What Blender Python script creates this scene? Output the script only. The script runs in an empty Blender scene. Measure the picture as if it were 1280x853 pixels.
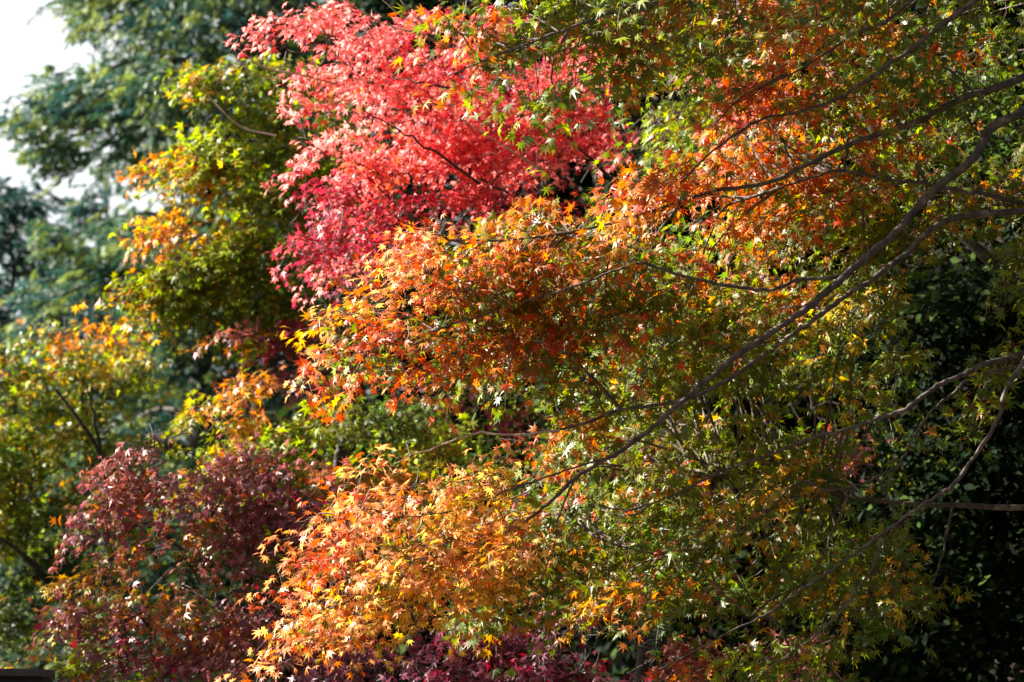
import bpy, math
import numpy as np

rng = np.random.default_rng(11)
sc = bpy.context.scene
R = math.radians

# ------------------------------------------------------------------ camera
CAM_LOC = np.array([0.0, 0.0, 1.7])
PITCH = R(8.0)
HALF = 0.18                                   # half the frame width per metre of distance
cam = bpy.data.cameras.new("camera")
cam.lens = 100.0
cam.sensor_width = 36.0
cam.clip_end = 3000.0
cam.dof.use_dof = True
cam.dof.focus_distance = 11.4
cam.dof.aperture_fstop = 3.3
cam.dof.aperture_blades = 9
cam_ob = bpy.data.objects.new("camera", cam)
sc.collection.objects.link(cam_ob)
cam_ob.location = CAM_LOC
cam_ob.rotation_euler = (R(90) + PITCH, 0, 0)
sc.camera = cam_ob
FWD = np.array([0, math.cos(PITCH), math.sin(PITCH)])
UPV = np.array([0, -math.sin(PITCH), math.cos(PITCH)])
RIGHT = np.array([1.0, 0, 0])

# ------------------------------------------------------------------ sky and sun
SUN = np.array([-0.76, 0.17, 0.56])           # towards the sun
SUN = SUN / np.linalg.norm(SUN)
SUN_EL = math.asin(SUN[2])
SUN_AZ = math.atan2(SUN[0], SUN[1])
world = bpy.data.worlds.new("World")
sc.world = world
world.use_nodes = True
wn = world.node_tree
sky = wn.nodes.new("ShaderNodeTexSky")
sky.sky_type = 'NISHITA'
sky.sun_disc = False
sky.sun_elevation = SUN_EL
sky.sun_rotation = SUN_AZ
sky.air_density = 1.0
sky.dust_density = 2.5
# bright thin cloud low in the sky
geo = wn.nodes.new("ShaderNodeTexCoord")
sep = wn.nodes.new("ShaderNodeSeparateXYZ")
wn.links.new(geo.outputs["Generated"], sep.inputs[0])
cn = wn.nodes.new("ShaderNodeTexNoise")
cn.inputs["Scale"].default_value = 2.2
cn.inputs["Detail"].default_value = 6.0
wn.links.new(geo.outputs["Generated"], cn.inputs["Vector"])
band = wn.nodes.new("ShaderNodeMapRange")             # fades out with height
band.inputs[1].default_value = 0.32
band.inputs[2].default_value = 0.60
band.inputs[3].default_value = 1.0
band.inputs[4].default_value = 0.0
wn.links.new(sep.outputs["Z"], band.inputs[0])
cov = wn.nodes.new("ShaderNodeMapRange")
cov.inputs[1].default_value = 0.30
cov.inputs[2].default_value = 0.50
wn.links.new(cn.outputs[0], cov.inputs[0])
north = wn.nodes.new("ShaderNodeMapRange")            # the bank stands on the far side only
north.inputs[1].default_value = 0.0
north.inputs[2].default_value = 0.6
wn.links.new(sep.outputs["Y"], north.inputs[0])
m1 = wn.nodes.new("ShaderNodeMath")
m1.operation = 'MULTIPLY'
wn.links.new(band.outputs[0], m1.inputs[0])
wn.links.new(cov.outputs[0], m1.inputs[1])
m2 = wn.nodes.new("ShaderNodeMath")
m2.operation = 'MULTIPLY'
wn.links.new(m1.outputs[0], m2.inputs[0])
wn.links.new(north.outputs[0], m2.inputs[1])
mixc = wn.nodes.new("ShaderNodeMix")
mixc.data_type = 'RGBA'
wn.links.new(m2.outputs[0], mixc.inputs[0])
wn.links.new(sky.outputs[0], mixc.inputs[6])
mixc.inputs[7].default_value = (9.0, 9.3, 9.6, 1)
wn.links.new(mixc.outputs[2], wn.nodes["Background"].inputs[0])
wn.nodes["Background"].inputs[1].default_value = 0.035
sun = bpy.data.lights.new("sun", 'SUN')
sun.energy = 5.0
sun.angle = R(0.53)
sun.color = (1.0, 0.93, 0.82)
sun_ob = bpy.data.objects.new("sun", sun)
sc.collection.objects.link(sun_ob)
sun_ob.rotation_euler = (R(90) - SUN_EL, 0, math.atan2(SUN[0], -SUN[1]))
sc.view_settings.view_transform = 'Standard'
sc.view_settings.look = 'None'
sc.view_settings.exposure = 2.1
sc.view_settings.gamma = 1.0
sc.cycles.max_bounces = 7
sc.cycles.diffuse_bounces = 4
sc.cycles.glossy_bounces = 2
sc.cycles.transmission_bounces = 5
sc.cycles.sample_clamp_indirect = 4.0
sc.cycles.use_denoising = True


# ------------------------------------------------------------------ helpers
def seed(text):
    """every thing grows from its own number, so that one can change without the others"""
    global rng
    rng = np.random.default_rng(sum(ord(c) * (i + 7) for i, c in enumerate(text)))


def nrm(a):
    return a / np.maximum(np.linalg.norm(a, axis=-1, keepdims=True), 1e-9)


def P(px, py, d):
    """a point of the place: D metres along the viewing axis"""
    k = HALF * d / 640.0
    return CAM_LOC + FWD * d + RIGHT * ((px - 640.0) * k) + UPV * ((426.5 - py) * k)


def link(name, data, parent=None):
    o = bpy.data.objects.new(name, data)
    sc.collection.objects.link(o)
    if parent is not None:
        o.parent = parent
    return o


def thing(name, label, cat, loc, group=None):
    o = link(name, None)
    o.location = loc
    o.empty_display_size = 0.2
    o["label"] = label
    o["category"] = cat
    if group:
        o["group"] = group
    return o


def mesh(name, verts, faces, mat, cols=None, smooth=False):
    """faces: list of (N,k) index arrays"""
    me = bpy.data.meshes.new(name)
    me.vertices.add(len(verts))
    me.vertices.foreach_set("co", np.asarray(verts, np.float32).ravel())
    idx = np.concatenate([f.ravel() for f in faces]).astype(np.int32)
    tot = np.concatenate([np.full(len(f), f.shape[1], np.int32) for f in faces])
    start = np.concatenate([[0], np.cumsum(tot)[:-1]]).astype(np.int32)
    me.loops.add(len(idx))
    me.loops.foreach_set("vertex_index", idx)
    me.polygons.add(len(tot))
    me.polygons.foreach_set("loop_start", start)
    if smooth:
        me.polygons.foreach_set("use_smooth", np.ones(len(tot), bool))
    me.update(calc_edges=True)
    if cols is not None:
        a = me.attributes.new("Col", 'FLOAT_COLOR', 'POINT')
        c = np.ones((len(verts), 4), np.float32)
        c[:, :3] = cols
        a.data.foreach_set("color", c.ravel())
    me.materials.append(mat)
    return me


def obj(name, parent, verts, faces, mat, cols=None, smooth=False):
    verts = np.asarray(verts, float)
    if parent is not None:
        q = parent
        while q is not None:
            verts = verts - np.array(q.location)
            q = q.parent
    return link(name, mesh(name, verts, faces, mat, cols, smooth), parent)


class MB:
    """collects pieces of one mesh"""
    def __init__(self):
        self.v, self.f, self.c, self.n = [], {}, [], 0

    def add(self, v, fs, c=None):
        self.v.append(np.asarray(v, float))
        for f in fs:
            self.f.setdefault(f.shape[1], []).append(f + self.n)
        self.c.append(np.zeros((len(v), 3)) if c is None else c)
        self.n += len(v)

    def build(self, name, parent, mat, colour=False, smooth=False):
        if not self.n:
            return None
        return obj(name, parent, np.concatenate(self.v), [np.concatenate(x) for x in self.f.values()], mat,
                   np.concatenate(self.c) if colour else None, smooth)


def catmull(pts, n=6):
    p = np.asarray(pts, float)
    if len(p) < 3:
        t = np.linspace(0, 1, n + 1)[:, None]
        return p[0] * (1 - t) + p[-1] * t
    q = np.vstack([2 * p[0] - p[1], p, 2 * p[-1] - p[-2]])
    out = []
    for i in range(1, len(q) - 2):
        t = np.linspace(0, 1, n, endpoint=False)[:, None]
        a, b, c, d = q[i - 1], q[i], q[i + 1], q[i + 2]
        out.append(0.5 * (2 * b + (c - a) * t + (2 * a - 5 * b + 4 * c - d) * t ** 2 + (3 * b - a - 3 * c + d) * t ** 3))
    out.append(q[-2][None])
    return np.vstack(out)


def tubes(mb, pts, rad, sides=6):
    """pts (S,K,3), rad (S,K): S tapered tubes at once"""
    S, K, _ = pts.shape
    t = nrm(np.gradient(pts, axis=1))
    ref = np.where(np.abs(t[:, :1, 2:3]) > 0.9, np.array([1.0, 0, 0]), np.array([0, 0, 1.0]))
    a = nrm(np.cross(t, np.broadcast_to(ref, t.shape)))
    b = np.cross(t, a)
    ang = np.linspace(0, 2 * np.pi, sides, endpoint=False)
    ring = pts[:, :, None] + rad[:, :, None, None] * (np.cos(ang)[:, None] * a[:, :, None] + np.sin(ang)[:, None] * b[:, :, None])
    base = (np.arange(S) * K * sides)[:, None, None]
    i = (np.arange(K - 1) * sides)[None, :, None]
    j = np.arange(sides)[None, None, :]
    j2 = (j + 1) % sides
    f = np.stack([base + i + j, base + i + j2, base + i + sides + j2, base + i + sides + j], -1).reshape(-1, 4)
    mb.add(ring.reshape(-1, 3), [f])


def limb(mb, pts, r0, r1, sides=8, n=6, knot=0.12, wob=0.0):
    p = catmull(pts, n)
    K = len(p)
    if wob:
        p = p + rng.normal(0, wob, p.shape) * np.sin(np.linspace(0, np.pi, K))[:, None]
    s = np.linspace(0, 1, K)
    r = r0 + (r1 - r0) * s ** 0.8
    r = r * (1 + rng.uniform(-knot, knot, K))
    tubes(mb, p[None], r[None], sides)
    return p


# ------------------------------------------------------------------ materials
def mat_new(name):
    m = bpy.data.materials.new(name)
    m.use_nodes = True
    n = m.node_tree
    return m, n, n.nodes["Principled BSDF"], n.nodes["Material Output"]


def leaf_material(name, trans=0.45, rough=0.38, spec=0.5, sat=1.1, val=1.25):
    m, n, b, out = mat_new(name)
    at = n.nodes.new("ShaderNodeAttribute")
    at.attribute_name = "Col"
    tc = n.nodes.new("ShaderNodeTexCoord")
    nz = n.nodes.new("ShaderNodeTexNoise")            # blotches within a leaf
    nz.inputs["Scale"].default_value = 55.0
    nz.inputs["Detail"].default_value = 3.0
    n.links.new(tc.outputs["Object"], nz.inputs["Vector"])
    mr = n.nodes.new("ShaderNodeMapRange")
    mr.inputs[1].default_value = 0.3
    mr.inputs[2].default_value = 0.7
    mr.inputs[3].default_value = 0.75
    mr.inputs[4].default_value = 1.2
    n.links.new(nz.outputs[0], mr.inputs[0])
    mx = n.nodes.new("ShaderNodeVectorMath")
    mx.operation = 'SCALE'
    n.links.new(at.outputs["Color"], mx.inputs[0])
    n.links.new(mr.outputs[0], mx.inputs["Scale"])
    n.links.new(mx.outputs[0], b.inputs["Base Color"])
    b.inputs["Roughness"].default_value = rough
    b.inputs["Specular IOR Level"].default_value = spec
    hs = n.nodes.new("ShaderNodeHueSaturation")
    hs.inputs["Saturation"].default_value = sat
    hs.inputs["Value"].default_value = val
    n.links.new(mx.outputs[0], hs.inputs["Color"])
    tr = n.nodes.new("ShaderNodeBsdfTranslucent")
    n.links.new(hs.outputs[0], tr.inputs["Color"])
    ms = n.nodes.new("ShaderNodeMixShader")
    ms.inputs[0].default_value = trans
    n.links.new(b.outputs[0], ms.inputs[1])
    n.links.new(tr.outputs[0], ms.inputs[2])
    n.links.new(ms.outputs[0], out.inputs["Surface"])
    return m


def bark_material(name, c0, c1, scale=14.0, lichen=0.55):
    m, n, b, out = mat_new(name)
    tc = n.nodes.new("ShaderNodeTexCoord")
    mp = n.nodes.new("ShaderNodeMapping")
    mp.inputs["Scale"].default_value = (1, 1, 0.6)
    n.links.new(tc.outputs["Object"], mp.inputs[0])
    nz = n.nodes.new("ShaderNodeTexNoise")
    nz.inputs["Scale"].default_value = scale
    nz.inputs["Detail"].default_value = 8.0
    nz.inputs["Roughness"].default_value = 0.7
    n.links.new(mp.outputs[0], nz.inputs["Vector"])
    cr = n.nodes.new("ShaderNodeValToRGB")
    cr.color_ramp.elements[0].position = 0.32
    cr.color_ramp.elements[0].color = (*c0, 1)
    cr.color_ramp.elements[1].position = 0.68
    cr.color_ramp.elements[1].color = (*c1, 1)
    n.links.new(nz.outputs[0], cr.inputs[0])
    n.links.new(cr.outputs[0], b.inputs["Base Color"])
    lz = n.nodes.new("ShaderNodeTexNoise")                # pale lichen patches
    lz.inputs["Scale"].default_value = scale * 0.55
    lz.inputs["Detail"].default_value = 4.0
    n.links.new(tc.outputs["Object"], lz.inputs["Vector"])
    lr = n.nodes.new("ShaderNodeMapRange")
    lr.inputs[1].default_value = 0.58
    lr.inputs[2].default_value = 0.66
    lr.inputs[4].default_value = lichen
    n.links.new(lz.outputs[0], lr.inputs[0])
    lm = n.nodes.new("ShaderNodeMix")
    lm.data_type = 'RGBA'
    n.links.new(lr.outputs[0], lm.inputs[0])
    n.links.new(cr.outputs[0], lm.inputs[6])
    lm.inputs[7].default_value = (min(1, c1[0] * 1.7), min(1, c1[1] * 1.9), min(1, c1[2] * 1.8), 1)
    n.links.new(lm.outputs[2], b.inputs["Base Color"])
    b.inputs["Roughness"].default_value = 0.7
    bp = n.nodes.new("ShaderNodeBump")
    bp.inputs["Strength"].default_value = 0.9
    bp.inputs["Distance"].default_value = 0.01
    n.links.new(nz.outputs[0], bp.inputs["Height"])
    n.links.new(bp.outputs[0], b.inputs["Normal"])
    return m


M_LEAF = leaf_material("maple_leaf", trans=0.48, rough=0.42, spec=0.45, val=1.4)
M_RED = leaf_material("red_maple_leaf", trans=0.58, rough=0.42, spec=0.4, sat=1.0, val=1.5)
M_PURPLE = leaf_material("purple_maple_leaf", trans=0.4, rough=0.38, spec=0.6)
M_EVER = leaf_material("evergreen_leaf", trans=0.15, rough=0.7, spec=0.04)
M_NEEDLE = leaf_material("conifer_needle", trans=0.25, rough=0.5, spec=0.4, val=1.6)
M_BARK = bark_material("maple_bark", (0.018, 0.013, 0.010), (0.16, 0.115, 0.085), 28.0, 0.7)
M_DBARK = bark_material("dark_bark", (0.012, 0.009, 0.007), (0.05, 0.036, 0.026), lichen=0.15)
M_PALE = bark_material("pale_twig_bark", (0.30, 0.22, 0.16), (0.55, 0.45, 0.35))

# ------------------------------------------------------------------ leaf colours (albedo, some brightened as if sunlit)
C = {
    "green": (0.105, 0.175, 0.020), "deep": (0.040, 0.075, 0.016), "olive": (0.165, 0.195, 0.016),
    "lime": (0.28, 0.38, 0.030), "yellow": (0.58, 0.42, 0.035), "gold": (0.55, 0.29, 0.025),
    "orange": (0.60, 0.19, 0.03), "rust": (0.36, 0.12, 0.025), "vermil": (0.62, 0.10, 0.035),
    "red": (0.74, 0.085, 0.090), "rose": (0.84, 0.235, 0.215), "crimson": (0.38, 0.018, 0.050), "purple": (0.30, 0.095, 0.135),
    "dull": (0.40, 0.135, 0.115), "plum": (0.15, 0.030, 0.060), "brown": (0.16, 0.07, 0.03),
    "lit_peach": (0.85, 0.40, 0.17), "lit_lemon": (0.86, 0.64, 0.15), "ever": (0.008, 0.018, 0.007), "fern": (0.05, 0.10, 0.02), "blue": (0.030, 0.088, 0.076), "cedar": (0.058, 0.122, 0.066), "tip": (0.24, 0.30, 0.07),  # sun brightness is put into peach, lemon and tip
}
PAL = {
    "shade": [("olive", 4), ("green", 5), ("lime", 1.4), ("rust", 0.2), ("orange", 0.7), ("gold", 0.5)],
    "mix": [("olive", 3.6), ("green", 4), ("lime", 1.4), ("orange", 1.5), ("vermil", 0.9), ("gold", 0.7)],
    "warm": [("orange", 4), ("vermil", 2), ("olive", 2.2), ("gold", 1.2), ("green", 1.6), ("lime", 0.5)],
    "tiporange": [("orange", 1.6), ("lit_peach", 4.8), ("vermil", 1.9), ("gold", 0.6), ("lit_lemon", 0.8), ("olive", 0.5)],  # orange tip leaves, brightened in colour as sunlit
    "tiprust": [("vermil", 2.0), ("orange", 1.8), ("lit_peach", 0.9), ("rust", 1.6), ("olive", 2.2), ("green", 1.2)],
    "tipyellow": [("gold", 1), ("lit_peach", 3), ("yellow", 1.4), ("lit_lemon", 4), ("orange", 0.6), ("olive", 0.6), ("lime", 0.8)],  # yellow tip leaves, sunlight put into their pale tones
    "oliveyel": [("olive", 4), ("gold", 1.2), ("yellow", 0.7), ("green", 4), ("lime", 1.3)],
    "yellow": [("yellow", 1.8), ("gold", 0.4), ("lime", 4), ("green", 2)],
    "red": [("red", 3), ("rose", 6), ("vermil", 0.7), ("crimson", 1)],
    "crimson": [("crimson", 4), ("red", 2), ("purple", 1)],
    "purple": [("purple", 4), ("crimson", 1.6), ("dull", 2)],
    "plum": [("plum", 4), ("purple", 1.2), ("crimson", 0.8)],
    "dull": [("dull", 4), ("purple", 1.5), ("rust", 2), ("vermil", 0.4), ("olive", 0.7)],
    "ygreen": [("green", 3.6), ("lime", 4.0), ("olive", 2), ("yellow", 0.6), ("gold", 0.5)],
    "yorange": [("gold", 2.4), ("orange", 2), ("yellow", 1.6), ("olive", 1.6), ("lime", 1.2), ("green", 1.4)],
    "green": [("green", 4), ("deep", 2), ("lime", 1), ("fern", 2)],
    "autumn": [("rust", 2), ("orange", 2), ("dull", 2), ("olive", 2), ("green", 1), ("gold", 1.4)],
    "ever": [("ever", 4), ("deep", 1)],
    "fern": [("fern", 3), ("deep", 2), ("green", 2), ("lime", 0.8)],
}


def colours(pal, n):
    names = [k for k, _ in PAL[pal]]
    w = np.array([x for _, x in PAL[pal]], float)
    i = rng.choice(len(names), n, p=w / w.sum())
    return np.array([C[k] for k in names])[i]


# ------------------------------------------------------------------ leaf shapes (u to the tip, v across, w up)
def star_template(lobes):
    if lobes == 7:
        ang = np.radians([-122, -78, -37, 0, 37, 78, 122])
        ln = np.array([0.42, 0.78, 0.95, 1.0, 0.95, 0.78, 0.42])
        nang = np.radians([-160, -99, -57, -18.5, 18.5, 57, 99, 160])
        nr = np.array([0.10, 0.27, 0.34, 0.37, 0.37, 0.34, 0.27, 0.10])
    else:
        ang = np.radians([-98, -46, 0, 46, 98])
        ln = np.array([0.68, 0.93, 1.0, 0.93, 0.68])
        nang = np.radians([-155, -70, -23, 23, 70, 155])
        nr = np.array([0.14, 0.33, 0.38, 0.38, 0.33, 0.14])
    t = np.stack([ln * np.cos(ang), ln * np.sin(ang)], -1)
    q = np.stack([nr * np.cos(nang), nr * np.sin(nang)], -1)
    k = len(ang)
    uv = np.vstack([[[0, 0]], t, q, [[-0.75, -0.018], [-0.75, 0.018], [0, 0.018], [0, -0.018]]])
    f = np.array([[0, 1 + k + i, 1 + i, 1 + k + i + 1] for i in range(k)] + [[2 * k + 2, 2 * k + 5, 2 * k + 4, 2 * k + 3]])
    tip = np.zeros(len(uv))
    tip[1:1 + k] = 1
    return uv, f, tip, np.concatenate([np.zeros(2 * k + 2), np.ones(4)]).astype(bool)


STAR7, STAR5 = star_template(7), star_template(5)


def oval_template():
    uv = np.array([[0, 0], [0.35, 0.26], [0.7, 0.22], [1.0, 0], [0.7, -0.22], [0.35, -0.26]])
    f = np.array([[0, 1, 2, 3], [0, 3, 4, 5]])
    return uv - [0.3, 0], f, np.array([0, 0, 0, 1, 0, 0]), np.zeros(6, bool)


OVAL = oval_template()
STALK = np.array([0.30, 0.07, 0.04])


def leaves(mb, cen, fwd, nor, size, col, tpl, curl=(0.05, 0.55), fold=0.10, tipred=0.25):
    uv, f, tip, stalk = tpl
    n, k = len(cen), len(uv)
    fwd = nrm(fwd)
    nor = nrm(nor - (nor * fwd).sum(-1, keepdims=True) * fwd)
    side = np.cross(nor, fwd)
    r2 = (uv ** 2).sum(-1)
    r2 = np.where(stalk, 0, r2)
    cu = rng.uniform(curl[0], curl[1], (n, 1))
    w = -cu * r2[None] * (0.6 + 0.8 * rng.random((n, k))) * np.where(tip, 1, 0.35)[None]
    w = w + fold * rng.normal(0, 1, (n, k)) * np.where(stalk, 0, r2)[None]
    bend = rng.normal(0, 0.35, (n, 1)) * uv[None, :, 1] * np.abs(uv[None, :, 1])
    w = w + np.where(stalk, 0, bend)
    st = 1 + rng.uniform(-0.14, 0.14, (n, k)) * tip
    asp = rng.uniform(0.85, 1.1, (n, 1))
    s = size[:, None, None]
    v = cen[:, None] + s * ((uv[None, :, :1] * st[..., None]) * fwd[:, None] + (uv[None, :, 1:] * (st * asp)[..., None]) * side[:, None] + w[..., None] * nor[:, None])
    c = np.repeat(col[:, None], k, 1)
    tr = (rng.random((n, 1)) < 0.5) * tipred * tip[None]
    c = c * (1 - tr[..., None]) + np.array([0.5, 0.09, 0.03]) * np.minimum(1, col.max(-1) * 2.5)[:, None, None] * tr[..., None]
    c = np.where(stalk[None, :, None], STALK, c)
    ff = f[None] + (np.arange(n) * k)[:, None, None]
    mb.add(v.reshape(-1, 3), [ff.reshape(-1, f.shape[1])], c.reshape(-1, 3))


def sprays(lm, tm, anc, dirs, col, pal, size=0.034, length=0.24, nodes=4, tpl=STAR7, up=0.75, face=0.55, droop=0.35, twig=True, spread=1.0, outdir=None, jitter=0.45):
    """flat fans of leaves on thin twigs; ANC the middle of each fan, DIRS where its twig points"""
    S = len(anc)
    dirs = nrm(dirs)
    L = length * rng.uniform(0.7, 1.3, (S, 1, 1))
    t = np.linspace(-0.5, 0.5, nodes)[None, :, None]
    ax = anc[:, None] + dirs[:, None] * L * t
    ax = ax + np.array([0, 0, -1]) * L * (0.28 * (t + 0.5) ** 2) + rng.normal(0, 0.05, (S, nodes, 3)) * L
    if twig and tm is not None:
        tubes(tm, ax, np.broadcast_to(np.linspace(0.0024, 0.0010, nodes)[None], (S, nodes)), 3)
    side = nrm(np.cross(dirs, np.array([0, 0, 1.0])) + rng.normal(0, 0.2, (S, 3)))
    cen, fw, no, co = [], [], [], []
    out = dirs * np.array([1, 1, 0.0]) if outdir is None else np.broadcast_to(outdir, dirs.shape)
    out = nrm(out + 1e-6)
    for sgn in (-1, 1):
        for k in range(nodes):
            for rep in range(2 if k else 1):
                stalk = rng.uniform(0.5, 2.3, (S, 1)) * size * spread
                sd = side * sgn * rng.uniform(0.4, 1.1, (S, 1)) + dirs * rng.uniform(0.1, 0.9, (S, 1)) + rng.normal(0, 0.35, (S, 3))
                sd = nrm(sd)
                c = ax[:, k] + sd * stalk
                f = sd + dirs * 0.25 + np.array([0, 0, -1]) * rng.uniform(0, 2 * droop, (S, 1)) + rng.normal(0, 0.2, (S, 3))
                nn = np.array([0, 0, 1.0]) * up + out * face * rng.uniform(0.2, 1.6, (S, 1)) + rng.normal(0, jitter, (S, 3))
                cc = np.where(rng.random((S, 1)) < 0.7, col, colours(pal, S)) * rng.uniform(0.78, 1.22, (S, 1))
                cen.append(c), fw.append(f), no.append(nn), co.append(cc)
    cen, fw, no, co = (np.concatenate(x) for x in (cen, fw, no, co))
    keep = rng.random(len(cen)) < 0.88
    cen, fw, no, co = cen[keep], fw[keep], no[keep], co[keep]
    leaves(lm, cen, fw, no, size * rng.uniform(0.65, 1.25, len(cen)), co, tpl)


def clustered(u, pal, k, per=6, sig=(0.30, 0.24, 0.09)):
    """gathers anchors in flat drooping layers; returns them with one leading colour per layer"""
    n = len(u)
    m = max(2, n // per)
    c = u[rng.integers(0, n, m)]
    i = rng.integers(0, m, n)
    off = rng.normal(0, 1, (n, 3)) * np.array([sig[0], sig[2], sig[1]])
    off[:, 1] += 0.35 * off[:, 0]                         # layers fall away to the left
    lead = colours(pal, m)
    col = np.where(rng.random((n, 1)) < 0.72, lead[i], colours(pal, n))
    return c[i] + off, col


def blob_points(px, py, d, rx, ry, n, rd=None, pal="shade", per=6, sig=(0.30, 0.24, 0.09)):
    """anchors through the volume of a clump; returns points, offsets in the unit ball"""
    k = HALF * d / 640.0
    u = nrm(rng.normal(0, 1, (n, 3))) * rng.random((n, 1)) ** 0.42
    rd = rd if rd is not None else max(rx, ry) * k * 0.8
    if per:
        u, col = clustered(u, pal, k, per, sig)
    else:
        col = colours(pal, n)
    c = P(px, py, d)
    off = RIGHT * (u[:, :1] * rx * k) + UPV * (u[:, 1:2] * ry * k) + FWD * (u[:, 2:] * rd)
    return c + off, u, col


def crown(lm, tm, blobs, d0, lean, size, dens, tpl=STAR5, length=0.24, per=560.0, mat=None, nodes=4, slant=0.0, mid=0.0, rd=None, **kw):
    """blobs: (px, py, rx, ry, palette, depth offset, density factor)"""
    centres = []
    for b in blobs:
        px, py, rx, ry, pal = b[:5]
        d = d0 + (b[5] if len(b) > 5 else 0) + slant * (px - mid) * HALF * d0 / 640.0
        q = dens * (b[6] if len(b) > 6 else 1)
        k = HALF * d / 640.0
        n = max(3, int(q * np.pi * rx * ry * (k / 0.003375) ** 2 / per))
        a, u, cl = blob_points(px, py, d, rx, ry, n, rd=rd, pal=pal)
        out = RIGHT * u[:, :1] + UPV * u[:, 1:2] * 0.4 + FWD * u[:, 2:]
        dr = out * 0.7 + np.array(lean) + rng.normal(0, 0.3, (n, 3))
        sprays(lm, tm, a, dr, cl, pal, size=size, length=length, tpl=tpl, nodes=nodes, **kw)
        centres.append((P(px, py, d), max(rx, ry) * k))
    return centres


# ================================================================== the setting
def ground():
    n = 60
    s = np.linspace(-1, 1, n)
    g = np.sign(s) * np.abs(s) ** 2.2 * 900
    X, Y = np.meshgrid(g, g + 20)
    Z = np.maximum(0, (Y - 45)) * 0.02 + rng.normal(0, 0.03, X.shape)
    v = np.stack([X, Y, Z], -1).reshape(-1, 3)
    i = np.arange(n - 1)[:, None] * n + np.arange(n - 1)[None]
    f = np.stack([i, i + 1, i + n + 1, i + n], -1).reshape(-1, 4)
    m, nt, b, out = mat_new("forest_floor")
    nz = nt.nodes.new("ShaderNodeTexNoise")
    nz.inputs["Scale"].default_value = 1.6
    nz.inputs["Detail"].default_value = 9
    tc = nt.nodes.new("ShaderNodeTexCoord")
    nt.links.new(tc.outputs["Object"], nz.inputs["Vector"])
    cr = nt.nodes.new("ShaderNodeValToRGB")
    cr.color_ramp.elements[0].color = (0.02, 0.022, 0.012, 1)
    cr.color_ramp.elements[1].color = (0.10, 0.06, 0.03, 1)
    nt.links.new(nz.outputs[0], cr.inputs[0])
    nt.links.new(cr.outputs[0], b.inputs["Base Color"])
    b.inputs["Roughness"].default_value = 0.95
    o = obj("ground", None, v, [f], m, smooth=True)
    o["kind"] = "structure"


ground()


def hill():
    nx, ny = 90, 50
    X, Y = np.meshgrid(np.linspace(-14, 70, nx), np.linspace(26, 110, ny))
    a = 1 / (1 + np.exp(-(X + 1.5 - 0.05 * (Y - 40)) / 1.3))
    Z = 17.0 * (1 - np.exp(-np.maximum(0, Y - 27) / 11.0)) * a + 0.4 * np.sin(X * 0.9) * np.cos(Y * 0.6) * a + rng.normal(0, 0.15, X.shape) * a
    v = np.stack([X, Y, Z - 0.25], -1).reshape(-1, 3)
    i = np.arange(ny - 1)[:, None] * nx + np.arange(nx - 1)[None]
    f = np.stack([i, i + 1, i + nx + 1, i + nx], -1).reshape(-1, 4)
    o = obj("hill", None, v, [f], bpy.data.materials["forest_floor"], smooth=True)
    o["kind"] = "structure"


hill()


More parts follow.
